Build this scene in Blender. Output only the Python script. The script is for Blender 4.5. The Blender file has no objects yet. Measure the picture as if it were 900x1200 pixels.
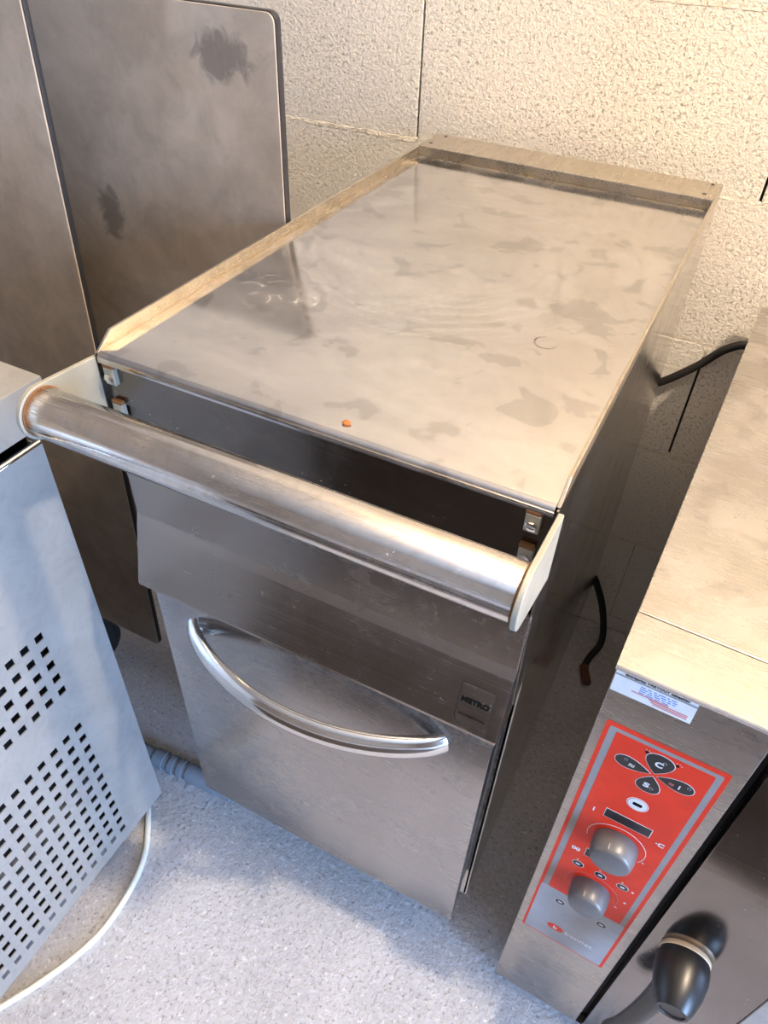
import bpy, bmesh, math, random
from mathutils import Vector, Matrix
random.seed(4)
PI = math.pi
S = bpy.context.scene
COL = S.collection

# ------------------------------------------------------------ camera
cam = bpy.data.cameras.new('camera')
cam.sensor_fit = 'VERTICAL'; cam.sensor_height = 24.0
cam.lens = 24.0 * 868.98 / 1200.0
cam.clip_start = 0.02
camo = bpy.data.objects.new('camera', cam); COL.objects.link(camo)
camo.location = (0.45355, -0.37934, 1.20770)
camo.rotation_euler = (0.838413, -0.032807, 0.473863)
S.camera = camo

# ------------------------------------------------------------ world, lights, exposure
W = bpy.data.worlds.new('world'); S.world = W; W.use_nodes = True
bg = W.node_tree.nodes['Background']
bg.inputs[0].default_value = (0.40, 0.62, 1.0, 1); bg.inputs[1].default_value = 1.0
S.view_settings.view_transform = 'Standard'; S.view_settings.look = 'None'
S.view_settings.gamma = 1.0; S.view_settings.use_curve_mapping = False
S.view_settings.exposure = -0.10
LAMP = (1.22, 0.03, 2.42)
l = bpy.data.lights.new('ceiling_lamp_light', 'POINT'); l.energy = 200; l.color = (1.0, 0.81, 0.60)
l.shadow_soft_size = 0.045
lo = bpy.data.objects.new('ceiling_lamp_light', l); COL.objects.link(lo); lo.location = LAMP
l = bpy.data.lights.new('daylight_in_doorway', 'AREA'); l.shape = 'RECTANGLE'; l.size = 0.62; l.size_y = 1.9
l.energy = 205; l.color = (0.38, 0.60, 1.0)
lo = bpy.data.objects.new('daylight_in_doorway', l); COL.objects.link(lo)
lo.location = (2.93, -1.13, 1.00); lo.rotation_euler = (PI/2, 0, PI/2)

# ------------------------------------------------------------ mesh helpers
def finish(name, bm, mat=None, parent=None, smooth=False, loc=None, rot=None):
    bmesh.ops.recalc_face_normals(bm, faces=bm.faces[:])
    me = bpy.data.meshes.new(name); bm.to_mesh(me); bm.free()
    if mat is not None: me.materials.append(mat)
    if smooth:
        for p in me.polygons: p.use_smooth = True
        try: me.set_sharp_from_angle(angle=math.radians(38))
        except Exception: pass
    o = bpy.data.objects.new(name, me); COL.objects.link(o)
    if parent is not None: o.parent = parent
    if loc: o.location = loc
    if rot: o.rotation_euler = rot
    return o

def box(bm, x0, x1, y0, y1, z0, z1, bev=0.0, seg=2):
    v = [bm.verts.new((x, y, z)) for x in (x0, x1) for y in (y0, y1) for z in (z0, z1)]
    idx = ((0,1,3,2),(4,6,7,5),(0,4,5,1),(2,3,7,6),(0,2,6,4),(1,5,7,3))
    f = [bm.faces.new([v[i] for i in q]) for q in idx]
    if bev > 0:
        es = list({e for fa in f for e in fa.edges})
        bmesh.ops.bevel(bm, geom=es, offset=bev, segments=seg, affect='EDGES', profile=0.5)

def prism(bm, pts, axis, a, b, bev=0.0):
    """closed polygon extruded along an axis ('x': pts are (y,z); 'y': (x,z); 'z': (x,y))"""
    def P(p, t):
        return {'x': (t, p[0], p[1]), 'y': (p[0], t, p[1]), 'z': (p[0], p[1], t)}[axis]
    A = [bm.verts.new(P(p, a)) for p in pts]; B = [bm.verts.new(P(p, b)) for p in pts]
    n = len(pts); fs = [bm.faces.new(A), bm.faces.new(B[::-1])]
    for i in range(n):
        fs.append(bm.faces.new((A[i], A[(i+1) % n], B[(i+1) % n], B[i])))
    bmesh.ops.recalc_face_normals(bm, faces=fs)
    if bev > 0:
        es = list({e for f in fs[:2] for e in f.edges})
        bmesh.ops.bevel(bm, geom=es, offset=bev, segments=2, affect='EDGES', profile=0.5)

def smooth_path(pts, n=8):
    P = [Vector(p) for p in pts]; P = [2*P[0]-P[1]] + P + [2*P[-1]-P[-2]]
    out = []
    for i in range(1, len(P)-2):
        p0, p1, p2, p3 = P[i-1:i+3]
        for k in range(n):
            t = k/n
            out.append(0.5*((2*p1)+(p2-p0)*t+(2*p0-5*p1+4*p2-p3)*t*t+(3*p1-p0-3*p2+p3)*t**3))
    out.append(P[-2]); return out

def tube(bm, pts, r, seg=14, caps=True, flat=None):
    """round tube along points; r a number or a list; flat=(a,b) makes an elliptic section"""
    P = [Vector(p) for p in pts]; n = len(P)
    R = r if isinstance(r, (list, tuple)) else [r]*n
    up = None; rings = []
    for i in range(n):
        t = (P[min(i+1, n-1)] - P[max(i-1, 0)]).normalized()
        if up is None:
            up = Vector((0, 0, 1)) if abs(t.z) < 0.9 else Vector((0, 1, 0))
        up = (up - t*up.dot(t)).normalized(); s = t.cross(up)
        a, b = flat if flat else (1, 1)
        rings.append([bm.verts.new(P[i] + (s*math.cos(2*PI*k/seg)*a + up*math.sin(2*PI*k/seg)*b)*R[i]) for k in range(seg)])
    for i in range(n-1):
        for k in range(seg):
            bm.faces.new((rings[i][k], rings[i][(k+1) % seg], rings[i+1][(k+1) % seg], rings[i+1][k]))
    if caps:
        bm.faces.new(rings[0][::-1]); bm.faces.new(rings[-1])

def lathe(bm, prof, seg=32, M=Matrix()):
    """profile (r, h) turned about local z, then moved by M"""
    rings = []
    for r, h in prof:
        if r <= 1e-6: rings.append([bm.verts.new(M @ Vector((0, 0, h)))])
        else: rings.append([bm.verts.new(M @ Vector((r*math.cos(2*PI*k/seg), r*math.sin(2*PI*k/seg), h))) for k in range(seg)])
    for i in range(len(rings)-1):
        a, b = rings[i], rings[i+1]
        for k in range(seg):
            k2 = (k+1) % seg
            if len(a) == 1 and len(b) == 1: continue
            if len(a) == 1: bm.faces.new((a[0], b[k], b[k2]))
            elif len(b) == 1: bm.faces.new((a[k], a[k2], b[0]))
            else: bm.faces.new((a[k], a[k2], b[k2], b[k]))
    if len(rings[0]) > 1: bm.faces.new(rings[0][::-1])
    if len(rings[-1]) > 1: bm.faces.new(rings[-1])

TO_FRONT = Matrix.Rotation(PI/2, 4, 'X')     # local z -> world -y

def thing(name, label, cat, loc=(0, 0, 0), rotz=0.0, group=None):
    o = bpy.data.objects.new(name, None); COL.objects.link(o)
    o.empty_display_size = 0.05; o.location = loc; o.rotation_euler = (0, 0, rotz)
    o['label'] = label; o['category'] = cat
    if group: o['group'] = group
    return o
def tag(o, label, cat, group=None):
    o['label'] = label; o['category'] = cat
    if group: o['group'] = group
    return o

# ------------------------------------------------------------ materials
class NT:
    def __init__(s, name):
        s.m = bpy.data.materials.new(name); s.m.use_nodes = True
        s.t = s.m.node_tree; s.b = s.t.nodes['Principled BSDF']
        s.co = s.t.nodes.new('ShaderNodeTexCoord').outputs['Object']
    def n(s, typ, **kw):
        nd = s.t.nodes.new(typ)
        for k, v in kw.items():
            if k.startswith('i_'): s.put(nd.inputs[k[2:].replace('_', ' ')], v)
            else: setattr(nd, k, v)
        return nd
    def put(s, sock, v):
        if isinstance(v, bpy.types.NodeSocket): s.t.links.new(v, sock)
        elif isinstance(v, (tuple, list)) and len(v) == 3 and sock.type == 'RGBA': sock.default_value = (*v, 1)
        else: sock.default_value = v
    def mapping(s, scale=(1, 1, 1), rot=(0, 0, 0), loc=(0, 0, 0), vec=None):
        return s.n('ShaderNodeMapping', i_Vector=vec or s.co, i_Scale=scale, i_Rotation=rot, i_Location=loc).outputs[0]
    def noise(s, scale, detail=4, rough=0.55, dist=0.0, vec=None):
        return s.n('ShaderNodeTexNoise', i_Vector=vec or s.co, i_Scale=scale, i_Detail=detail, i_Roughness=rough, i_Distortion=dist).outputs[0]
    def ramp(s, v, a, b, lo=0.0, hi=1.0):
        return s.n('ShaderNodeMapRange', i_Value=v, i_From_Min=a, i_From_Max=b, i_To_Min=lo, i_To_Max=hi).outputs[0]
    def mix(s, f, a, b):
        nd = s.t.nodes.new('ShaderNodeMix'); nd.data_type = 'RGBA'
        s.put(nd.inputs[0], f); s.put(nd.inputs[6], a); s.put(nd.inputs[7], b); return nd.outputs[2]
    def math(s, op, a, b=None, clamp=False):
        nd = s.t.nodes.new('ShaderNodeMath'); nd.operation = op; nd.use_clamp = clamp
        s.put(nd.inputs[0], a)
        if b is not None: s.put(nd.inputs[1], b)
        return nd.outputs[0]
    def bump(s, h, strength, dist, prev=None):
        nd = s.n('ShaderNodeBump', i_Height=h, i_Strength=strength, i_Distance=dist)
        if prev is not None: s.put(nd.inputs['Normal'], prev)
        return nd.outputs[0]
    def set(s, **kw):
        for k, v in kw.items(): s.put(s.b.inputs[k.replace('_', ' ')], v)
        return s.m

def plain(name, col, rough=0.5, metal=0.0, spec=0.5, bump=0.0, bscale=300):
    m = NT(name); nz = m.noise(bscale/10, 4)
    c = m.mix(m.ramp(nz, 0.3, 0.7), tuple(x*0.88 for x in col), tuple(min(1, x*1.08) for x in col))
    m.set(Base_Color=c, Roughness=rough, Metallic=metal, Specular_IOR_Level=spec)
    if bump: m.set(Normal=m.bump(m.noise(bscale, 3), bump, 0.001))
    return m.m

def steel(name, base=(0.62, 0.60, 0.57), rough=0.25, smudge=0.15, brush='x', brush_amt=0.05, dust=0.25,
          stain=0.25, stain_col=(0.33, 0.29, 0.24), big=7.0, specks=0.5, extra=None, patches=0.0, metal=1.0):
    m = NT(name)
    sc = {'x': (3, 500, 500), 'y': (500, 3, 500), 'z': (500, 500, 3)}[brush]
    br = m.noise(1.0, 3, 0.6, vec=m.mapping(scale=sc))
    n1 = m.noise(big, 6, 0.6, 1.6); n2 = m.noise(big*3.1, 5, 0.6, 2.5, vec=m.mapping(loc=(3, 1, 7)))
    film = m.math('MULTIPLY', m.ramp(n1, 0.42, 0.68), m.ramp(n2, 0.35, 0.7))
    col = m.mix(m.math('MULTIPLY', m.ramp(n2, 0.45, 0.75), stain), base, stain_col)
    col = m.mix(m.ramp(br, 0.3, 0.7, 0.0, 0.07), col, tuple(x*0.7 for x in base))
    r = m.math('ADD', m.ramp(br, 0.3, 0.7, rough-brush_amt, rough+brush_amt), m.math('MULTIPLY', film, smudge))
    dm = m.math('MULTIPLY', m.ramp(n1, 0.38, 0.75), dust)
    if patches:
        pn = m.noise(big*4.2, 3, 0.5, 0.5, vec=m.mapping(loc=(9, 2, 4)))
        pm = m.math('MULTIPLY', m.ramp(pn, 0.58, 0.615), patches)
        col = m.mix(pm, col, tuple(x*0.72 for x in base)); dm = m.math('MULTIPLY', dm, m.math('SUBTRACT', 1.0, pm))
    if extra: col, r, dm = extra(m, col, r, dm)
    sp = m.noise(420, 1, 0.5); sk = m.math('MULTIPLY', m.ramp(sp, 0.74, 0.78), m.math('MULTIPLY', m.ramp(n1, 0.45, 0.6), specks))
    met = m.math('MULTIPLY', m.math('SUBTRACT', 1.0, m.math('MAXIMUM', dm, sk)), metal)
    col = m.mix(sk, col, (0.75, 0.68, 0.58))
    nb = m.bump(br, 0.05, 0.00018)
    nb = m.bump(m.noise(7, 1, 0.4), 0.03, 0.003, nb)
    m.set(Base_Color=col, Roughness=r, Metallic=met, Normal=nb)
    return m.m

def plate_marks(m, col, r, dm):
    # ring print, scuff rings, long wiped arcs lying on the sheet
    def dist(px, py, wob=0.0):
        v = m.n('ShaderNodeVectorMath', operation='SUBTRACT'); m.put(v.inputs[0], m.co); v.inputs[1].default_value = (px, py, 0)
        v2 = m.n('ShaderNodeVectorMath', operation='MULTIPLY'); m.put(v2.inputs[0], v.outputs[0]); v2.inputs[1].default_value = (1, 1, 0)
        v3 = m.n('ShaderNodeVectorMath', operation='LENGTH'); m.put(v3.inputs[0], v2.outputs[0])
        d = v3.outputs['Value']
        return m.math('ADD', d, m.ramp(m.noise(14, 3), 0, 1, -wob, wob)) if wob else d
    def ring(d, rad, w):
        a = m.math('ABSOLUTE', m.math('SUBTRACT', d, rad)); return m.ramp(a, 0.0, w, 1.0, 0.0)
    k = m.math('MULTIPLY', ring(dist(0.324, 0.209, 0.004), 0.0105, 0.0016), m.ramp(m.noise(60, 2), 0.35, 0.55))
    col = m.mix(k, col, (0.16, 0.13, 0.10))
    for (px, py, rad) in ((0.042, 0.165, 0.012), (0.060, 0.150, 0.010), (0.064, 0.178, 0.014), (0.086, 0.172, 0.011), (0.050, 0.190, 0.013), (0.104, 0.168, 0.009)):
        k = m.math('MULTIPLY', ring(dist(px, py, 0.010), rad, 0.0022), m.ramp(m.noise(55, 3), 0.45, 0.6))
        col = m.mix(m.math('MULTIPLY', k, 0.3), col, (0.80, 0.74, 0.66)); dm = m.math('ADD', dm, m.math('MULTIPLY', k, 0.2))
    d = dist(0.17, 0.34, 0.012)
    w = m.math('SINE', m.math('MULTIPLY', d, 420.0))
    arcs = m.math('MULTIPLY', m.ramp(w, -0.2, 1.0), m.math('MULTIPLY', m.ramp(m.noise(5, 3, 0.5, 1.0), 0.45, 0.65), ring(d, 0.17, 0.13)))
    dm = m.math('ADD', dm, m.math('MULTIPLY', arcs, 0.10))
    r = m.math('ADD', r, m.math('MULTIPLY', arcs, 0.05))
    # dried greasy rim along the edges
    sx = m.n('ShaderNodeSeparateXYZ'); m.put(sx.inputs[0], m.co)
    e = m.math('MAXIMUM', m.ramp(sx.outputs[0], 0.0, 0.012, 1, 0), m.ramp(sx.outputs[1], 0.612, 0.629, 0, 1))
    e = m.math('MULTIPLY', e, m.ramp(m.noise(40, 4), 0.35, 0.6, 0.2, 0.8))
    col = m.mix(e, col, (0.42, 0.30, 0.13)); dm = m.math('ADD', dm, m.math('MULTIPLY', e, 0.4), clamp=True)
    return col, r, dm

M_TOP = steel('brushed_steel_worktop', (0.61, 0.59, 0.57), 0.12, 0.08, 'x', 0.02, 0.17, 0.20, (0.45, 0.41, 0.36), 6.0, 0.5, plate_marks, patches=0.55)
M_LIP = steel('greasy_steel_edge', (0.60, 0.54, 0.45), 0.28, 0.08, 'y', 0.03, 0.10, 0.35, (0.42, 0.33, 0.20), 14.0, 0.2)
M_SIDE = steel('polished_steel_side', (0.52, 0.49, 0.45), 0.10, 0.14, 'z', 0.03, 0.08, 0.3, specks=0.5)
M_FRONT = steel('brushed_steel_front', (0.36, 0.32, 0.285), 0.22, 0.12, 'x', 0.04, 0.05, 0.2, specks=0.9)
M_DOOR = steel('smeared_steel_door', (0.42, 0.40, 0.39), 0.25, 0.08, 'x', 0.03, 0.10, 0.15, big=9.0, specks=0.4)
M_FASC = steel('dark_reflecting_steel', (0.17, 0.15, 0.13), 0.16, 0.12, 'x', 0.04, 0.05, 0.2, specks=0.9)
M_TUBE = steel('worn_polished_tube', (0.70, 0.66, 0.62), 0.19, 0.14, 'x', 0.12, 0.06, 0.35, (0.42, 0.33, 0.22), 14.0, 0.6)
M_BLUE = steel('smeared_galvanised_steel', (0.45, 0.45, 0.44), 0.36, 0.10, 'z', 0.03, 0.25, 0.50, (0.33, 0.33, 0.33), 9.0, 0.2, metal=0.55)
M_OVEN = steel('oven_casing_steel', (0.53, 0.505, 0.48), 0.26, 0.14, 'x', 0.04, 0.26, 0.2, (0.45, 0.40, 0.35), 5.0, 0.4, patches=0.35)
M_OVENF = steel('oven_front_steel', (0.42, 0.39, 0.365), 0.28, 0.12, 'x', 0.03, 0.10, 0.3, (0.3, 0.27, 0.24), 8.0, 0.8)
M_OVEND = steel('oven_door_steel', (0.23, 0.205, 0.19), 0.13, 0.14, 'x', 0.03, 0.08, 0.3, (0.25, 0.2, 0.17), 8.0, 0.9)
M_CHROME = steel('polished_handle_steel', (0.78, 0.76, 0.73), 0.10, 0.08, 'x', 0.02, 0.02, 0.15, specks=0.3)
M_EDGE = plain('dark_steel_edge', (0.045, 0.045, 0.05), 0.4, 0.5)
M_BRACK = plain('pale_galvanised_bracket', (0.38, 0.37, 0.31), 0.5, 0.35)
M_RUST = plain('rusty_weld', (0.20, 0.09, 0.03), 0.8)
M_BLACK = plain('black_plastic', (0.012, 0.012, 0.013), 0.35)
M_RUB = plain('black_rubber', (0.015, 0.014, 0.014), 0.55)
M_PLUG = plain('dark_red_brown_plastic', (0.13, 0.045, 0.025), 0.5)
M_ADDED_MAT = plain('added_dark_mat', (0.045, 0.035, 0.028), 0.7)  # only for the added mat that darkens reflections
M_DARK = plain('dark_inside', (0.02, 0.02, 0.022), 0.7)
M_CABW = plain('white_cable', (0.80, 0.82, 0.74), 0.45)
M_PIPE = plain('blue_grey_pipe', (0.20, 0.24, 0.29), 0.6)
M_KNOB = plain('grey_soft_plastic', (0.13, 0.13, 0.135), 0.36)
M_RED = plain('red_print', (0.80, 0.045, 0.018), 0.42, spec=0.2)
M_GREY = plain('grey_print', (0.31, 0.29, 0.28), 0.42, spec=0.3)
M_GREYL = plain('pale_grey_print', (0.37, 0.38, 0.41), 0.42, spec=0.3)
M_WHITE = plain('white_print', (0.80, 0.80, 0.80), 0.45)
M_REDW = plain('red_ink', (0.62, 0.16, 0.16), 0.5)
M_BLU = plain('blue_ink', (0.12, 0.28, 0.60), 0.5)
M_INK = plain('dark_ink', (0.006, 0.006, 0.005), 0.9, spec=0.1)
M_TAN = plain('golden_ring', (0.75, 0.60, 0.42), 0.4, 0.3)
M_CRUMB = plain('rust_crumb', (0.42, 0.13, 0.03), 0.9, bump=0.5)
M_INT = plain('grey_bracket_metal', (0.35, 0.38, 0.44), 0.4, 0.6)

def panel_mat(spots):
    m = NT('grimy_steel_sheet')
    n1 = m.noise(3.2, 6, 0.6, 0.8); n2 = m.noise(22, 6, 0.65, 0.6); n3 = m.noise(160, 3, 0.6)
    c = m.mix(m.ramp(n1, 0.35, 0.66), (0.40, 0.32, 0.24), (0.58, 0.50, 0.41))
    c = m.mix(m.ramp(n2, 0.3, 0.75, 0, 0.5), c, (0.20, 0.165, 0.13))
    c = m.mix(m.ramp(n3, 0.55, 0.8, 0, 0.25), c, (0.5, 0.43, 0.34))
    for (px, pz, rx, rz) in spots:
        v = m.n('ShaderNodeVectorMath', operation='SUBTRACT'); m.put(v.inputs[0], m.co); v.inputs[1].default_value = (px, 0, pz)
        v2 = m.n('ShaderNodeVectorMath', operation='MULTIPLY'); m.put(v2.inputs[0], v.outputs[0]); v2.inputs[1].default_value = (1/rx, 0, 1/rz)
        v3 = m.n('ShaderNodeVectorMath', operation='LENGTH'); m.put(v3.inputs[0], v2.outputs[0])
        d = m.math('ADD', v3.outputs['Value'], m.ramp(m.noise(45, 5, 0.6, 1.0), 0, 1, -1.3, 1.3))
        c = m.mix(m.ramp(d, 0.6, 1.15, 0.6, 0.0), c, (0.11, 0.09, 0.075))
    m.set(Base_Color=c, Metallic=0.2, Roughness=m.ramp(n2, 0.3, 0.7, 0.36, 0.5), Normal=m.bump(n3, 0.12, 0.001))
    return m.m
M_PANEL = panel_mat(((-0.066, 1.050, 0.034, 0.022), (-0.262, 0.862, 0.017, 0.030)))
M_PANELB = panel_mat(())

def block_mat():
    m = NT('rough_cream_painted_block')
    big = m.noise(2.2, 3); mid = m.noise(170, 4, 0.65, 0.1); fine = m.noise(420, 3, 0.65)
    reg = m.ramp(m.noise(6, 3), 0.35, 0.65, 0.35, 1.0)
    pit = m.math('MULTIPLY', m.ramp(m.noise(210, 5, 0.7, 0.1, vec=m.mapping(loc=(4, 4, 4))), 0.56, 0.68), reg)
    c = m.mix(m.ramp(big, 0.3, 0.7), (0.86, 0.80, 0.72), (0.92, 0.88, 0.78))
    c = m.mix(m.math('MULTIPLY', pit, 0.45), c, (0.36, 0.29, 0.20))
    c = m.mix(m.ramp(fine, 0.5, 0.75, 0, 0.25), c, (0.62, 0.54, 0.44))
    h = m.math('SUBTRACT', m.math('ADD', m.math('MULTIPLY', mid, 0.8), m.math('MULTIPLY', fine, 0.45)), m.math('MULTIPLY', pit, 0.8))
    m.set(Base_Color=c, Roughness=0.85, Normal=m.bump(h, 1.0, 0.0034), Specular_IOR_Level=0.2)
    return m.m
M_BLOCK = block_mat()
def mortar_mat():
    m = NT('rough_mortar')
    n = m.noise(60, 5, 0.65, 0.6)
    c = m.mix(m.ramp(n, 0.52, 0.66, 0, 0.55), (0.80, 0.73, 0.62), (0.40, 0.32, 0.22))
    m.set(Base_Color=c, Roughness=0.9, Normal=m.bump(n, 1.0, 0.006)); return m.m
M_MORTAR = mortar_mat()
def floor_mat():
    m = NT('rough_concrete')
    a = m.noise(5, 5, 0.6, 0.4); b = m.noise(90, 5, 0.65); p = m.noise(240, 3, 0.5)
    c = m.mix(m.ramp(a, 0.3, 0.7), (0.40, 0.40, 0.42), (0.52, 0.515, 0.535))
    c = m.mix(m.ramp(b, 0.45, 0.8, 0, 0.6), c, (0.64, 0.65, 0.68))
    c = m.mix(m.ramp(m.noise(170, 3), 0.57, 0.68, 0, 0.7), c, (0.22, 0.20, 0.20))
    c = m.mix(m.ramp(m.noise(130, 3, vec=m.mapping(loc=(5, 5, 5))), 0.60, 0.68, 0, 0.5), c, (0.80, 0.80, 0.82))
    nb = m.bump(b, 0.8, 0.004); nb = m.bump(p, 0.5, 0.002, nb)
    m.set(Base_Color=c, Roughness=0.8, Normal=nb, Specular_IOR_Level=0.25); return m.m
M_FLOOR = floor_mat()
M_CEIL = plain('white_ceiling_paint', (0.62, 0.59, 0.55), 0.9)
M_RENDER = plain('warm_plaster', (0.30, 0.26, 0.22), 0.9, bump=0.4, bscale=120)

# ------------------------------------------------------------ the room
YW = 0.74; X0, X1, Y0, ZC = -2.052, 2.948, -3.6, 2.75
def struct(name, bm, mat, parent=None):
    o = finish(name, bm, mat, parent)
    if parent is None: o['kind'] = 'structure'
    return o
bm = bmesh.new(); box(bm, X0-0.2, X1+0.2, Y0-0.2, YW+0.2, -0.1, 0.0); struct('floor', bm, M_FLOOR)
bm = bmesh.new(); box(bm, X0-0.2, X1+0.2, Y0-0.2, YW+0.2, ZC, ZC+0.1); struct('ceiling', bm, M_CEIL)
bm = bmesh.new(); box(bm, X0-0.2, X0, Y0, YW, 0, ZC); struct('wall_left', bm, M_RENDER)
bm = bmesh.new(); box(bm, X0-0.2, X1+0.2, Y0-0.2, Y0, 0, ZC); struct('wall_front', bm, M_RENDER)
bm = bmesh.new()
box(bm, X1, X1+0.2, -0.74, YW, 0, ZC); box(bm, X1, X1+0.2, Y0, -1.46, 0, ZC); box(bm, X1, X1+0.2, -1.46, -0.74, 2.0, ZC)
box(bm, 1.60, 1.85, -0.36, YW, 0, ZC)  # unseen pier, added to keep daylight off the back wall
struct('wall_right', bm, M_RENDER)
# back wall of hollow blocks, 500 x 208 mm, dry open head joints and rough bed joints
bm = bmesh.new(); box(bm, X0-0.2, X1+0.2, YW+0.012, YW+0.2, 0, ZC)
wall = struct('wall_back', bm, M_DARK)
CH = 0.2085; BED = 0.0035; HEAD = 0.0035
def block_mesh(w, h):
    bm = bmesh.new(); box(bm, 0, w, 0, 0.0125, 0, h, 0.0007, 1); 
    me = bpy.data.meshes.new('block'); bmesh.ops.recalc_face_normals(bm, faces=bm.faces[:]); bm.to_mesh(me); bm.free(); me.materials.append(M_BLOCK); return me
meshes = {}
for k in range(-1, 13):
    z0 = 0.038 + CH*k; z1 = min(z0 + CH, ZC); z0 = max(z0, 0.0)
    xs = [X0 + 0.5*i for i in range(11)] if k % 2 == 0 else [X0] + [X0 + 0.25 + 0.5*i for i in range(10)] + [X1]
    for a, b in zip(xs[:-1], xs[1:]):
        HEAD = 0.0035 if k > 0 else 0.0006
        w, h = round(b-a-HEAD, 4), round(z1-z0-BED, 4)
        if (w, h) not in meshes: meshes[(w, h)] = block_mesh(w, h)
        o = bpy.data.objects.new('block', meshes[(w, h)]); COL.objects.link(o); o.parent = wall
        o.location = (a+HEAD/2, YW + random.uniform(-0.0004, 0.0006), z0+BED/2)
    if k >= 0:
        bm = bmesh.new(); n = 900
        fr = [[], [], [], []]; w0 = w1 = 0.0; rg = random.random()*9
        for i in range(n+1):
            x = X0 + (X1-X0)*i/n
            w0 = 0.8*w0 + random.uniform(-0.0016, 0.0016); w1 = 0.8*w1 + random.uniform(-0.0016, 0.0016)
            a0 = (0.020 if k == 3 else 0.0020) + abs(w0) + 0.0022*math.sin(x*9+rg)**2; a1 = 0.0020 + abs(w1) + 0.002*math.sin(x*7+rg)**2
            j = random.uniform(-0.0011, 0.0004)
            for q, (yy, zz) in enumerate(((YW+0.0015, z0-a0), (YW+0.0000+j*0.7, z0-a0*0.5), (YW+0.0000-j*0.3, z0+a1*0.5), (YW+0.0015, z0+a1))):
                fr[q].append(bm.verts.new((x, yy, zz)))
        for i in range(n):
            for q in range(3): bm.faces.new((fr[q][i], fr[q][i+1], fr[q+1][i+1], fr[q+1][i]))
        finish('mortar_joint', bm, M_MORTAR, wall)

# dark mat added out of view, to darken what the steel fronts reflect
bm = bmesh.new(); box(bm, -1.10, 1.40, -1.70, -0.50, 0.0005, 0.012, 0.003); o = finish('floor_mat', bm, M_ADDED_MAT); tag(o, 'added dark mat out of view, darkening what the steel fronts reflect', 'mat')
# ceiling lamp (out of view, gives the warm light)
t = thing('ceiling_lamp', 'bare warm bulb hanging from the ceiling on a short cord', 'lamp', (LAMP[0], LAMP[1], LAMP[2]+0.33))
bm = bmesh.new(); tube(bm, [(0, 0, 0), (0, 0, -0.20)], 0.004); finish('cord', bm, M_RUB, t)
bm = bmesh.new(); lathe(bm, [(0.02, -0.19), (0.022, -0.2), (0.022, -0.255), (0.015, -0.26)], 20); finish('lamp_socket', bm, M_BLACK, t, True)

# ------------------------------------------------------------ the main neutral unit
U = thing('worktop_unit', 'stainless steel kitchen worktop unit with front handrail and door, standing against the block wall', 'kitchen unit', (0, 0, 0))
XW = 0.400; YB = 0.697; T = 0.0016
# carcass
bm = bmesh.new()
box(bm, 0.0, T, 0.045, YB, 0.150, 0.8869); box(bm, XW-T, XW, 0.045, YB, 0.150, 0.8869)
box(bm, T, XW-T, YB-T, YB, 0.150, 0.886)
box(bm, T, XW-T, 0.046, YB-T, 0.150, 0.152); box(bm, T, XW-T, 0.046, 0.048, 0.60, 0.80)
box(bm, 0.004, 0.018, 0.0448, 0.060, 0.152, 0.80); box(bm, 0.382, 0.396, 0.0448, 0.060, 0.152, 0.80)
finish('body', bm, M_SIDE, U)
# front flanges of the side panels, from the top down to the upper panel
for nm, xa, xb in (('side_flange', 0.0, 0.0015), ('side_flange', XW-0.0015, XW)):
    bm = bmesh.new(); prism(bm, [(0.0, 0.780), (0.0, 0.886), (0.046, 0.886), (0.046, 0.640), (0.018, 0.640)], 'x', xa, xb); finish(nm, bm, M_SIDE, U)
# raised side lips with the cut front corner
for xa, xb in ((0.0, 0.0028), (XW-0.0028, XW)):
    bm = bmesh.new(); prism(bm, [(0.003, 0.8870), (0.021, 0.900), (YB-0.069, 0.900), (YB-0.069, 0.8870)], 'x', xa, xb, 0.0005)
    finish('side_lip', bm, M_LIP, U)
# worktop sheet with rolled front edge
bm = bmesh.new()
prof = [(0.628, 0.888), (0.006, 0.888), (0.0025, 0.8870), (0.0005, 0.8850), (0.0, 0.8820), (0.0, 0.8795), (0.0035, 0.8795), (0.0035, 0.8845), (0.006, 0.8862), (0.628, 0.8862)]
prism(bm, prof, 'x', 0.0030, XW-0.0030); finish('worktop', bm, M_TOP, U, True)
# rear upstand with four screw holes
bm = bmesh.new()
box(bm, 0.0, XW, YB-0.068, YB, 0.8862, 0.9005, 0.0012)
up = finish('rear_upstand', bm, M_LIP, U)
for hx, hy in ((0.012, 0.648), (0.017, 0.688), (0.384, 0.646), (0.388, 0.688)):
    bm = bmesh.new(); lathe(bm, [(0.0026, 0.9003), (0.0026, 0.9008)], 14, Matrix.Translation((hx, hy, 0))); finish('screw_hole', bm, M_DARK, up)
# grease line in the joints
# fascia under the worktop edge
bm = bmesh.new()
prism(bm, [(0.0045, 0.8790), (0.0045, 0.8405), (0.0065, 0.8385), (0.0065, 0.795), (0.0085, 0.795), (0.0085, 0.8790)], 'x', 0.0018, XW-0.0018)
finish('fascia', bm, M_FASC, U)
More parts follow.
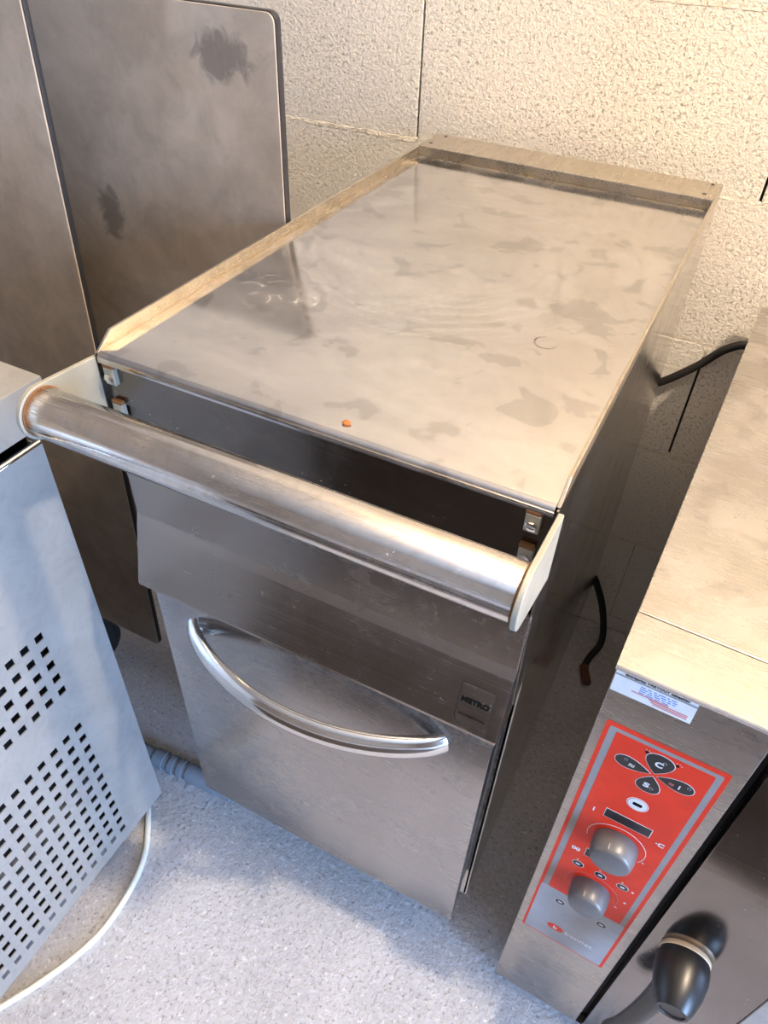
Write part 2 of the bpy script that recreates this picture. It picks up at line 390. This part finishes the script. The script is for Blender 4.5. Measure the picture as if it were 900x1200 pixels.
# clips and screws at both ends of the fascia
for cx, cz in ((0.0125, 0.868), (0.0135, 0.833), (0.3845, 0.868), (0.3845, 0.836)):
    bm = bmesh.new(); box(bm, cx-0.0055, cx+0.0055, -0.0005, 0.0050, cz-0.0075, cz+0.0085, 0.0008)
    c = finish('clip', bm, M_BRACK, U); c['label'] = 'pale clip with rust'
    bm = bmesh.new(); lathe(bm, [(0.0044, 0.0), (0.0044, 0.0018), (0.0030, 0.0026), (0, 0.0028)], 18, Matrix.Translation((cx, -0.0002, cz-0.001)) @ TO_FRONT)
    box(bm, cx-0.0035, cx+0.0035, -0.0034, -0.0026, cz-0.0014, cz-0.0006)
    finish('screw', bm, M_CHROME, c, True)
    bm = bmesh.new(); box(bm, cx-0.006, cx+0.005, -0.0003, 0.0045, cz+0.0080, cz+0.0115, 0.0008); finish('rust_spot', bm, M_RUST, c)
# handrail brackets and tube
TY, TZ, TR = -0.0610, 0.8655, 0.0205
def bracket_outline(R):
    pts = [(0.002, 0.8835)]
    # tangent from the top corner onto the round end
    d = Vector((TY-0.002, TZ-0.8835)); L = d.length; base = math.atan2(-d.y, -d.x); al = math.acos(R/L)
    a0 = base - al; a1 = None
    d2 = Vector((TY-0.002, TZ-0.822)); L2 = d2.length; base2 = math.atan2(-d2.y, -d2.x); al2 = math.acos(R/L2)
    a1 = base2 + al2
    # go round the front from the upper tangent to the lower one
    up = base + al; lo = base2 - al2 + 2*PI
    if lo < up: lo += 2*PI
    n = 22
    for i in range(n+1):
        a = up + (lo-up)*i/n; pts.append((TY + R*math.cos(a), TZ + R*math.sin(a)))
    pts.append((0.002, 0.822)); return pts
for xa, xb in ((-0.0038, 0.0004), (XW-0.0004, XW+0.0038)):
    bm = bmesh.new(); prism(bm, bracket_outline(TR+0.0030), 'x', xa, xb, 0.0006)
    b = finish('handrail_bracket', bm, M_BRACK, U); b['label'] = 'pale end bracket of the handrail'
bm = bmesh.new()
bm2 = [(TR-0.0006, 0.0006), (TR, 0.0014), (TR, XW-0.0014), (TR-0.0006, XW-0.0006)]
lathe(bm, bm2, 64, Matrix.Translation((0, TY, TZ)) @ Matrix.Rotation(PI/2, 4, 'Y'))
rail = finish('handrail', bm, M_TUBE, U, True)
for xa in (0.0, XW):
    bm = bmesh.new(); lathe(bm, [(TR+0.0008, -0.0007), (TR+0.0008, 0.0007)], 48, Matrix.Translation((xa + (0.0011 if xa < 0.1 else -0.0011), TY, TZ)) @ Matrix.Rotation(PI/2, 4, 'Y'))
    finish('rusty_seam', bm, M_RUST, rail)
# sloping upper front panel, folded
P_OUT = [(0.000, 0.779), (0.000, 0.712), (-0.0035, 0.700), (-0.0205, 0.631), (-0.0205, 0.6275), (-0.0185, 0.6265), (0.020, 0.6265), (0.020, 0.779)]
bm = bmesh.new(); prism(bm, P_OUT, 'x', 0.0035, XW-0.0002, 0.0012)
pan = finish('upper_panel', bm, M_FRONT, U)
# embossed maker's badge on the panel slope
ang = math.atan2(0.0170, 0.069)
badge = bpy.data.objects.new('badge', None)
def slope(z, off=0.0):   # y on the panel slope at height z
    return -0.0035 - 0.0170*(0.700-z)/0.069 - off
bo = [(-0.0150, 0.026), (0.0155, 0.026), (0.0155, -0.024), (0.006, -0.0245), (-0.002, -0.0235), (-0.009, -0.0205), (-0.0135, -0.0165), (-0.0150, -0.0130)]
def badge_mesh(scale, a, b):
    bm = bmesh.new(); prism(bm, [(p[0]*scale, p[1]*scale) for p in bo], 'y', a, b, 0.0002); return bm
BROT = (ang*-1.0, 0, 0); BC = (0.3735, slope(0.6555), 0.6555)
bk = finish('badge', badge_mesh(1.03, -0.0003, 0.0006), M_BLACK, U, loc=BC, rot=BROT); bk['label'] = 'small embossed maker plate'
finish('badge_face', badge_mesh(0.985, -0.0006, 0.0002), M_FRONT, bk)
def lettering(txt, size, x, z, off, mat, parent, align='CENTER', name='lettering', bold=0.0, sx=1.0, rot=0.0, y=None):
    c = bpy.data.curves.new(name, 'FONT'); c.body = txt; c.size = size; c.align_x = align; c.align_y = 'CENTER'
    c.extrude = 0.00008; c.offset = bold; c.resolution_u = 3
    o = bpy.data.objects.new(name, c); COL.objects.link(o)
    dg = bpy.context.evaluated_depsgraph_get(); me = bpy.data.meshes.new_from_object(o.evaluated_get(dg))
    bpy.data.objects.remove(o); me.materials.clear(); me.materials.append(mat)
    o = bpy.data.objects.new(name, me); COL.objects.link(o); o.parent = parent
    o.matrix_local = Matrix.Translation((x, -off, z)) @ Matrix.Rotation(PI/2, 4, 'X') @ Matrix.Rotation(rot, 4, 'Z') @ Matrix.Diagonal((sx, 1, 1, 1))
    return o
lettering('METRO', 0.0078, 0, 0.0085, 0.0009, M_INK, bk, bold=0.0004, sx=1.0)
lettering('PROFESSIONAL', 0.0036, 0, -0.0080, 0.0009, M_INK, bk)

# door with bowed handle
D = bpy.data.objects.new('tmp', None)
bm = bmesh.new(); box(bm, 0.001, 0.395, 0.000, 0.020, 0.165, 0.6245, 0.0016)
door = finish('door', bm, M_DOOR, U, True)
bm = bmesh.new(); box(bm, 0.006, 0.390, 0.0202, 0.0445, 0.170, 0.620); finish('door_liner', bm, M_EDGE, door)
def bow(n=40):
    bm = bmesh.new(); rings = []
    for i in range(n+1):
        t = i/n; x = 0.052 + 0.296*t
        s = 1-(2*t-1)**2
        y = -0.049*(s**0.82) - 0.003
        # tangent
        e = 1e-3
        def Y(tt): 
            ss = max(0.0, 1-(2*tt-1)**2); return -0.049*(ss**0.82) - 0.003
        dy = (Y(min(1, t+e))-Y(max(0, t-e))); dx = 0.296*(min(1, t+e)-max(0, t-e))
        tx = Vector((dx, dy)).normalized(); nx = Vector((tx.y, -tx.x))      # outward (towards -y)
        if nx.y > 0: nx = -nx
        hz = 0.0158; th = 0.0088
        zc = 0.566
        prof = [(-0.35, -1.0), (0.1, -0.98), (0.55, -0.80), (0.88, -0.45), (1.0, 0.0), (0.88, 0.45), (0.55, 0.80), (0.1, 0.98), (-0.35, 1.0), (-0.5, 0.85), (-0.1, 0.5), (0.08, 0.0), (-0.1, -0.5), (-0.5, -0.85)]
        rings.append([bm.verts.new((x + nx.x*th*p, y + nx.y*th*p, zc + hz*q)) for p, q in prof])
    m = len(rings[0])
    for i in range(n):
        for k in range(m): bm.faces.new((rings[i][k], rings[i+1][k], rings[i+1][(k+1) % m], rings[i][(k+1) % m]))
    bm.faces.new(rings[0]); bm.faces.new(rings[-1][::-1]); return bm
h = finish('door_handle', bow(), M_CHROME, door, True); h['label'] = 'bright bowed steel pull handle'
# legs
for lx, ly in ((0.05, 0.09), (0.35, 0.09), (0.05, 0.64), (0.35, 0.64)):
    bm = bmesh.new(); lathe(bm, [(0.020, 0.0), (0.021, 0.004), (0.019, 0.012), (0.014, 0.03), (0.014, 0.045), (0.019, 0.05), (0.019, 0.150)], 24, Matrix.Translation((lx, ly, 0)))
    finish('leg', bm, M_EDGE, U, True)

# crumb on the worktop
bm = bmesh.new(); bmesh.ops.create_icosphere(bm, subdivisions=2, radius=0.0028)
for v in bm.verts: v.co = Vector((v.co.x*(1+0.5*random.random()), v.co.y*(0.7+0.6*random.random()), v.co.z*0.6))
o = finish('crumb', bm, M_CRUMB, None, False, loc=(0.232, 0.015, 0.8893)); tag(o, 'tiny orange-brown crumb near the front edge of the steel worktop', 'crumb')

# ------------------------------------------------------------ oven on the right
OY = math.radians(-2.4)
OV = thing('oven', 'stainless steel combi oven with red control panel, standing on the floor at the right', 'oven', (0.4695, 0.017, 0), OY)
OW, OD, OZ0, OZ1 = 0.78, 0.700, 0.030, 0.749
bm = bmesh.new()
box(bm, 0.0, 0.0015, 0.0, OD, OZ0, OZ1-0.002); box(bm, OW-0.0015, OW, 0.0, OD, OZ0, OZ1-0.002)
box(bm, 0.0015, OW-0.0015, OD-0.0015, OD, OZ0, OZ1-0.002); box(bm, 0.0015, OW-0.0015, 0.0, OD, OZ0, OZ0+0.0015)
finish('casing', bm, M_OVENF, OV)
bm = bmesh.new(); box(bm, -0.0008, OW+0.0008, 0.0590, OD, OZ1-0.0022, OZ1, 0.0007); finish('top_cover', bm, M_OVEN, OV)
bm = bmesh.new(); prism(bm, [(-0.0035, OZ1-0.0050), (-0.0040, OZ1-0.0012), (-0.0028, OZ1-0.0002), (0.0578, OZ1-0.0002), (0.0578, OZ1-0.0022), (0.0, OZ1-0.0024), (0.0, OZ1-0.0050)], 'x', -0.0008, OW+0.0008); finish('top_front_strip', bm, M_OVEN, OV)
bm = bmesh.new(); box(bm, 0.0, 0.1185, -0.0012, 0.020, OZ0, OZ1-0.0055, 0.0008); cpl = finish('control_column', bm, M_OVENF, OV)
bm = bmesh.new(); box(bm, 0.1190, 0.1262, 0.012, 0.016, OZ0+0.01, OZ1-0.006); finish('door_gap', bm, M_DARK, OV)
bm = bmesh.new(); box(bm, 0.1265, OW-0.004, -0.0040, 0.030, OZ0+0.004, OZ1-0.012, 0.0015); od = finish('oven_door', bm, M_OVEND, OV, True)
bm = bmesh.new(); box(bm, 0.2435, 0.690, -0.0062, -0.0040, 0.11, 0.405, 0.0008); finish('door_window', bm, M_BLUE, od)
# feet
for fx, fy in ((0.05, 0.06), (OW-0.05, 0.06), (0.05, OD-0.06), (OW-0.05, OD-0.06)):
    bm = bmesh.new(); lathe(bm, [(0.018, 0.0), (0.020, 0.004), (0.020, OZ0)], 20, Matrix.Translation((fx, fy, 0))); finish('foot', bm, M_BLACK, OV, True)

# printed control panel
def rrect(x0, x1, z0, z1, r, n=5):
    pts = []
    for cx, cz, a0 in ((x1-r, z1-r, 0), (x0+r, z1-r, PI/2), (x0+r, z0+r, PI), (x1-r, z0+r, 1.5*PI)):
        for i in range(n+1): a = a0 + PI/2*i/n; pts.append((cx + r*math.cos(a), cz + r*math.sin(a)))
    return pts
def oval(cx, cz, a, b, n=24, rot=0.0):
    out = []
    for i in range(n):
        t = 2*PI*i/n; x, z = a*math.cos(t), b*math.sin(t)
        out.append((cx + x*math.cos(rot)-z*math.sin(rot), cz + x*math.sin(rot)+z*math.cos(rot)))
    return out
FY = -0.0012
def decal(name, pts, lvl, mat, parent):
    bm = bmesh.new(); prism(bm, pts, 'y', FY - 0.00018*lvl, FY - 0.00018*(lvl-1) + 0.00005)
    return finish(name, bm, mat, parent)
ctl = decal('control_panel', rrect(0.0082, 0.1082, 0.2315, 0.6790, 0.002), 1.6, M_RED, OV); ctl['label'] = 'red and grey printed control panel'
decal('grey_frame', rrect(0.0122, 0.1042, 0.2335, 0.6735, 0.002), 2.4, M_GREY, ctl)
decal('lower_field', rrect(0.0110, 0.1046, 0.2340, 0.3560, 0.002), 3.0, M_GREYL, ctl)
decal('red_field', rrect(0.0185, 0.0990, 0.3570, 0.6690, 0.0015), 3.2, M_RED, ctl)
def outlined(name, pts_fn, parent, mat=M_BLACK, rim=M_WHITE, grow=0.0006):
    o = decal(name, pts_fn(grow), 4.2, rim, parent); decal(name+'_face', pts_fn(0.0), 5.0, mat, o) ; return o
def petal(cx, cz, L, Wd, ang):
    """teardrop whose point is at (cx,cz)+toward centre"""
    def fn(g):
        pts = []
        n = 26
        for i in range(n):
            t = 2*PI*i/n
            u = 0.5*(1-math.cos(t)); v = math.sin(t)*(u**0.5)*0.66
            x = (u*(L+2*g)) - g; z = v*(Wd+2*g)
            pts.append((cx + x*math.cos(ang)-z*math.sin(ang), cz + x*math.sin(ang)+z*math.cos(ang)))
        return pts
    return fn
CX, CZ = 0.0585, 0.6355
for ang, L, Wd, dx, dz in ((PI/2, 0.0270, 0.0225, 0, 0.0025), (-PI/2, 0.0250, 0.0195, 0, -0.0025), (0.04, 0.0300, 0.0155, 0.0030, 0.0), (PI-0.04, 0.0300, 0.0155, -0.0030, 0.0)):
    b = outlined('button', petal(CX+dx, CZ+dz, L, Wd, ang), ctl)
    led = (CX+dx+math.cos(ang)*L*0.78 + (0.002 if abs(math.cos(ang)) > .5 else 0.0035), CZ+dz+math.sin(ang)*L*0.70 + (0.003 if abs(math.cos(ang)) > .5 else 0.0))
    decal('button_light', oval(led[0], led[1], 0.0016, 0.0016, 12), 5.6, M_GREYL, b); decal('button_light', oval(led[0], led[1], 0.0010, 0.0010, 12), 6.2, M_INK, b)
lettering('C', 0.0095, CX, CZ+0.0165, -FY+0.0011, M_WHITE, ctl, bold=0.0004)
lettering('S', 0.0085, CX-0.0015, CZ-0.0175, -FY+0.0011, M_WHITE, ctl, bold=0.0003, sx=1.3)
lettering('≈', 0.010, CX-0.0185, CZ-0.0005, -FY+0.0011, M_WHITE, ctl, sx=1.0)
lettering('≈', 0.008, CX+0.015, CZ-0.0005, -FY+0.0011, M_REDW, ctl)
lettering('1', 0.0075, CX+0.0215, CZ-0.0005, -FY+0.0011, M_WHITE, ctl, bold=0.0002)
for sx_ in (-1, 1):
    decal('status_light', oval(CX+sx_*0.0125, CZ+0.0255, 0.0015, 0.0015, 12), 4.6, M_INK, ctl)
    for a in (0.5, 1.2, 1.9):
        x, z = CX+sx_*0.0125+0.0034*math.cos(a*1.0), CZ+0.0255+0.0034*math.sin(a)
        decal('ray_mark', oval(x, z, 0.0008, 0.00025, 8, a), 4.6, M_WHITE, ctl)
b = decal('start_button', oval(CX, 0.5838, 0.0096, 0.0096, 32), 4.2, M_WHITE, ctl)
decal('button_ring', oval(CX, 0.5838, 0.0088, 0.0088, 32), 4.8, M_REDW, b); decal('button_face', oval(CX, 0.5838, 0.0082, 0.0082, 32), 5.4, M_WHITE, b)
decal('button_symbol', rrect(CX-0.0042, CX+0.0042, 0.5815, 0.5861, 0.0015), 6.0, M_INK, b)
outlined('display', lambda g: rrect(0.0375-g, 0.0795+g, 0.5425-g, 0.5560+g, 0.0004), ctl)
outlined('display', lambda g: rrect(0.0375-g, 0.0785+g, 0.4580-g, 0.4720+g, 0.0004), ctl)
for x, z in ((0.0359, 0.4344), (0.0595, 0.4343), (0.0826, 0.4342), (0.0366, 0.3346), (0.0840, 0.3343)):
    b = outlined('small_button', lambda g, x=x, z=z: oval(x, z, 0.0056+g, 0.0050+g), ctl)
    decal('button_symbol', rrect(x-0.0022, x+0.0022, z-0.0012, z+0.0012, 0.0006), 5.8, M_WHITE, b)
    if z > 0.4: decal('button_mark', oval(x-0.002, z+0.0085, 0.0011, 0.0011, 10), 4.6, M_TAN, ctl)
for x, z, tx in ((0.0275, 0.5445, '1'), (0.0905, 0.5395, '·C'), (0.0280, 0.4610, '00'), (0.0930, 0.4340, '•'), (0.0920, 0.4060, '•')):
    lettering(tx, 0.0085, x, z, -FY+0.0008, M_WHITE, ctl, bold=0.0003)
# dial rings and knobs
def arc_band(cx, cz, r, w, a0, a1, n=40):
    outer = [(cx+(r+w)*math.cos(a0+(a1-a0)*i/n), cz+(r+w)*math.sin(a0+(a1-a0)*i/n)) for i in range(n+1)]
    inner = [(cx+r*math.cos(a0+(a1-a0)*i/n), cz+r*math.sin(a0+(a1-a0)*i/n)) for i in range(n+1)]
    return outer + inner[::-1]
for cz, kr in ((0.5065, 0.0215), (0.3985, 0.0205)):
    decal('dial_ring', arc_band(0.0580, cz, 0.0275, 0.0005, -0.5, PI+0.3), 4.4, M_REDW if cz < .45 else M_WHITE, ctl)
    lettering('+', 0.006, 0.0580+0.0305*math.cos(-0.35), cz+0.0305*math.sin(-0.35), -FY+0.0008, M_WHITE, ctl)
    Mk = Matrix.Translation((0.0580, FY, cz)) @ TO_FRONT
    bm = bmesh.new()
    lathe(bm, [(kr*0.98, 0.0), (kr, 0.003), (kr*0.99, 0.012), (kr*0.93, 0.0195), (kr*0.86, 0.0225), (kr*0.80, 0.0232), (0, 0.0236)], 48, Mk)
    kb = finish('control_knob', bm, M_KNOB, OV, True); kb['label'] = 'round grey plastic knob'
    bm = bmesh.new(); tube(bm, [(0.058+kr*0.93*math.cos(1.9), FY-0.0150, cz+kr*0.975*math.sin(1.9)), (0.058+kr*0.9*math.cos(1.9), FY-0.0205, cz+kr*0.93*math.sin(1.9))], 0.0006, 8); finish('pointer_mark', bm, M_GREY, kb)
# logo
lg = decal('logo', oval(0.0438, 0.2676, 0.0098, 0.0070, 32), 4.2, M_RED, ctl)
lettering('b', 0.0105, 0.0438, 0.2676, -FY+0.0009, M_WHITE, ctl, bold=0.0002)
lettering('bonnet', 0.0115, 0.0720, 0.2680, -FY+0.0008, M_WHITE, ctl)
# sticker of the dealer
st = decal('sticker', [(0.0010, 0.7165), (0.0637, 0.7165), (0.0632, 0.7430), (0.0008, 0.7430)], 1.5, M_WHITE, OV); st['label'] = 'white dealer sticker with small print'
decal('sticker_stripe', [(0.0010, 0.7368), (0.0632, 0.7368), (0.0632, 0.7385), (0.0010, 0.7385)], 2.4, M_GREY, st)
lettering('Entreprise TARTOUT Sébastien', 0.0040, 0.0325, 0.7406, -FY+0.0006, M_INK, st, bold=0.00006, sx=0.93)
random.seed(9)
for r_ in range(4):
    x = 0.0215; z = 0.7340-0.0024*r_
    while x < (0.050 if r_ < 3 else 0.040):
        w = random.uniform(0.002, 0.006); decal('print_line', rrect(x, min(x+w, 0.052), z-0.0005, z+0.0005, 0.0002, 1), 2.4, M_BLU, st); x += w+0.0012
for r_ in range(3):
    decal('print_line', rrect(0.034-0.006*(2-r_)*0.3, 0.0600, 0.7236-0.0019*r_-0.0005, 0.7236-0.0019*r_+0.0005, 0.0002, 1), 2.4, M_REDW, st)
decal('print_line', rrect(0.0165, 0.0450, 0.7246, 0.7256, 0.0002, 1), 2.4, M_REDW, st)

# door lever handle
HB = (0.1630, -0.0040, 0.3790)
Mh = Matrix.Translation(HB) @ TO_FRONT
bm = bmesh.new(); lathe(bm, [(0.0235, 0.0), (0.0250, 0.002), (0.0252, 0.0055), (0.0240, 0.0065)], 40, Mh); hr = finish('handle_rosette', bm, M_TAN, od, True)
bm = bmesh.new(); lathe(bm, [(0.0245, 0.0060), (0.0262, 0.013), (0.0262, 0.024), (0.0235, 0.040), (0.0185, 0.054), (0.0150, 0.0600), (0.0125, 0.0600), (0.0120, 0.0585), (0, 0.0585)], 40, Mh)
finish('handle_hub', bm, M_BLACK, od, True)
lv = smooth_path([(0.159, -0.034, 0.368), (0.156, -0.038, 0.335), (0.151, -0.043, 0.285), (0.146, -0.046, 0.235), (0.143, -0.046, 0.205)], 6)
bm = bmesh.new(); n = len(lv); tube(bm, lv, [0.0165 - 0.0045*math.sin(PI*i/(n-1)) - 0.002*i/(n-1) for i in range(n)], 18, flat=(1.0, 0.75)); finish('handle_lever', bm, M_BLACK, od, True)

# ------------------------------------------------------------ perforated machine on the left
LM = thing('perforated_machine', 'low steel machine with square-perforated side panel, standing at the lower left', 'machine', (-0.40, -0.30, 0))
ox, oy = 0.40, 0.30   # local offset of the empty
def L(bm): 
    bmesh.ops.translate(bm, verts=bm.verts[:], vec=(ox, oy, 0)); return bm
PX = -0.1000; PY0, PY1 = -0.460, -0.004
# columns and rows of holes
hw, hh = 0.0052, 0.0056
cols = [-0.0855 - 0.0201*i for i in range(18)]
rowsU = [0.546 - 0.0248*i for i in range(5)]; rowsL = [0.3675 - 0.0252*i for i in range(12)]
ys = sorted([PY0, PY1] + [c+s*hw for c in cols for s in (-1, 1)])
zs = sorted([0.060, 0.7600] + [r+s*hh for r in rowsU+rowsL for s in (-1, 1)])
bm = bmesh.new(); V = {}
for j, y in enumerate(ys):
    for k, z in enumerate(zs): V[j, k] = bm.verts.new((PX, y, z))
for j in range(len(ys)-1):
    for k in range(len(zs)-1):
        cy, cz = (ys[j]+ys[j+1])/2, (zs[k]+zs[k+1])/2
        if any(abs(cy-c) < 1e-3 for c in cols) and any(abs(cz-r) < 1e-3 for r in rowsU+rowsL): continue
        bm.faces.new((V[j, k], V[j+1, k], V[j+1, k+1], V[j, k+1]))
o = finish('perforated_panel', L(bm), M_BLUE, LM)
md = o.modifiers.new('thickness', 'SOLIDIFY'); md.thickness = 0.0015; md.offset = 1 if o.data.polygons[0].normal.x < 0 else -1
# folded top edge and rear edge of that panel
bm = bmesh.new(); tube(bm, [(PX-0.0045, PY0, 0.7592), (PX-0.0045, PY1, 0.7592)], 0.0045, 12); finish('folded_edge', L(bm), M_CHROME, LM, True)
bm = bmesh.new(); box(bm, PX-0.020, PX-0.0017, PY1-0.0015, PY1, 0.060, 0.757); finish('rear_fold', L(bm), M_BLUE, LM)
# casing inside
bm = bmesh.new()
box(bm, -0.720, -0.7185, PY0, PY1, 0.06, 0.772); box(bm, -0.7185, PX-0.021, PY1-0.002, PY1-0.0005, 0.06, 0.772)
box(bm, -0.7185, PX-0.003, PY0, PY0+0.0015, 0.06, 0.772); box(bm, -0.7185, PX-0.022, PY0+0.0015, PY1-0.003, 0.060, 0.0615)
finish('casing', L(bm), M_EDGE, LM)
bm = bmesh.new(); box(bm, PX-0.045, PX-0.022, PY0+0.02, PY1-0.02, 0.182, 0.200, 0.001); finish('inner_rail', L(bm), M_INT, LM)
bm = bmesh.new(); box(bm, -0.700, PX-0.060, PY0+0.02, PY1-0.03, 0.07, 0.74); finish('inner_dark_box', L(bm), M_DARK, LM)  # dark box filling the inside behind the holes
bm = bmesh.new(); box(bm, -0.735, -0.105, PY0-0.02, 0.022, 0.7725, 0.822, 0.0018); o = finish('top_slab', L(bm), M_BLUE, LM, True)
for fx, fy in ((-0.15, -0.06), (-0.15, -0.40), (-0.67, -0.06), (-0.67, -0.40)):
    bm = bmesh.new(); lathe(bm, [(0.018, 0.0), (0.020, 0.004), (0.016, 0.02), (0.016, 0.0605)], 20, Matrix.Translation((fx, fy, 0))); finish('foot', L(bm), M_BLACK, LM, True)

# ------------------------------------------------------------ upright steel panels behind the machine
def upright(name_label, xr, xl, yf, yb, z0, z1, lean, mat_edge=M_EDGE, face=None):
    t = thing('upright_panel', name_label, 'steel panel', ((xl+xr)/2, yf, 0), 0, None)
    o0 = Vector((-(xl+xr)/2, -yf, 0))
    def sh(bm):
        for v in bm.verts:
            v.co.y += (v.co.z-z0)*lean
            v.co += o0
        return bm
    bm = bmesh.new(); pts = rrect(xl, xr, z0, z1, 0.010); prism(bm, pts, 'y', yf+0.0022, yb, 0.0012)
    finish('panel_core', sh(bm), mat_edge, t, True)
    bm = bmesh.new(); pts = rrect(xl+0.0012, xr-0.0012, z0+0.0012, z1-0.0012, 0.009); prism(bm, pts, 'y', yf, yf+0.0021, 0.0006)
    f = finish('panel_face', bm, face or M_PANEL, t)
    for v in f.data.vertices: v.co.y += (v.co.z-z0)*lean
    f.location = o0    # face keeps scene coordinates for its stains
    for wx in (xr-0.175, xl+0.12):
        yc = (yf+yb)/2 + 0.010
        bm = bmesh.new(); box(bm, wx-0.03, wx+0.03, yc-0.02, yc+0.02, z0-0.006, z0-0.0005); box(bm, wx-0.017, wx-0.013, yc-0.018, yc+0.018, 0.035, z0-0.006); box(bm, wx+0.013, wx+0.017, yc-0.018, yc+0.018, 0.035, z0-0.006)
        bmesh.ops.translate(bm, verts=bm.verts[:], vec=o0); ca = finish('caster', bm, M_EDGE, t)
        bm = bmesh.new(); lathe(bm, [(0.030, -0.012), (0.0385, -0.010), (0.040, -0.004), (0.040, 0.004), (0.0385, 0.010), (0.030, 0.012)], 32, Matrix.Translation(Vector((wx, yc, 0.040))+o0) @ Matrix.Rotation(PI/2, 4, 'Y')); finish('wheel', bm, M_RUB, ca, True)
    return t
upright('tall grimy brown-grey steel panel with dark smudges, upright behind the worktop unit', -0.004, -0.95, 0.300, 0.311, 0.140, 1.091, 0.0)
upright('grimy upright steel panel nearest the perforated machine, leaning back slightly', -0.237, -0.95, 0.178, 0.187, 0.150, 1.098, 0.044, face=M_PANELB)

# ------------------------------------------------------------ cables and pipe
bm = bmesh.new(); p = smooth_path([(-0.34, 0.727, 0.49), (0.2, 0.727, 0.53), (0.36, 0.725, 0.572), (0.399, 0.724, 0.592), (0.443, 0.725, 0.634), (0.474, 0.7265, 0.671), (0.505, 0.7285, 0.684), (0.56, 0.7290, 0.67), (0.70, 0.7290, 0.50)], 8)
tube(bm, p, 0.0062, 12); o = finish('power_cable', bm, M_RUB, None, True); tag(o, 'thick black cable running along the block wall between the unit and the oven', 'cable')
t = thing('fallen_cable', 'short black cable hanging behind the worktop unit down to the floor', 'cable', (0.42, 0.70, 0.0))
bm = bmesh.new(); p = smooth_path([(0.36, 0.712, 0.20), (0.385, 0.712, 0.165), (0.402, 0.708, 0.148), (0.428, 0.700, 0.100), (0.446, 0.690, 0.045), (0.450, 0.675, 0.016), (0.440, 0.640, 0.008), (0.436, 0.610, 0.008)], 8)
tube(bm, [v-Vector((0.42, 0.70, 0)) for v in p], 0.0068, 12); finish('cable_sheath', bm, M_RUB, t, True)
bm = bmesh.new(); p = smooth_path([(0.436, 0.612, 0.009), (0.442, 0.595, 0.010), (0.452, 0.575, 0.009)], 6)
tube(bm, [v-Vector((0.42, 0.70, 0)) for v in p], 0.0085, 10); finish('cable_plug', bm, M_PLUG, t, True)
bm = bmesh.new(); p = smooth_path([(-0.135, -0.012, 0.005), (-0.118, -0.030, 0.005), (-0.085, -0.075, 0.005), (-0.068, -0.125, 0.005), (-0.063, -0.190, 0.005), (-0.074, -0.240, 0.005), (-0.095, -0.290, 0.005), (-0.125, -0.345, 0.005), (-0.15, -0.395, 0.005)], 10)
tube(bm, p, 0.0048, 12); o = finish('white_cable', bm, M_CABW, None, True); tag(o, 'white cable curving over the floor in front of the perforated machine', 'cable')
# ribbed pipe with collars
t = thing('floor_pipe', 'blue-grey plastic pipe with collars on the floor behind the perforated machine', 'pipe', (-0.1, 0.055, 0))
p = [(-0.32, -0.012, 0.0165), (0.02, 0.008, 0.0165), (0.085, 0.010, 0.0165)]
bm = bmesh.new(); tube(bm, p, 0.0140, 24); finish('pipe_run', bm, M_PIPE, t, True)
for cx, w in ((-0.062, 0.010), (-0.036, 0.0045), (-0.018, 0.0045), (0.026, 0.03)):
    cy = -0.012 + (cx+0.32)/0.34*0.020
    bm = bmesh.new(); tube(bm, [(cx-w, cy-w*0.06, 0.0165), (cx+w, cy+w*0.06, 0.0165)], 0.0162, 24); finish('pipe_collar', bm, M_PIPE, t, True)
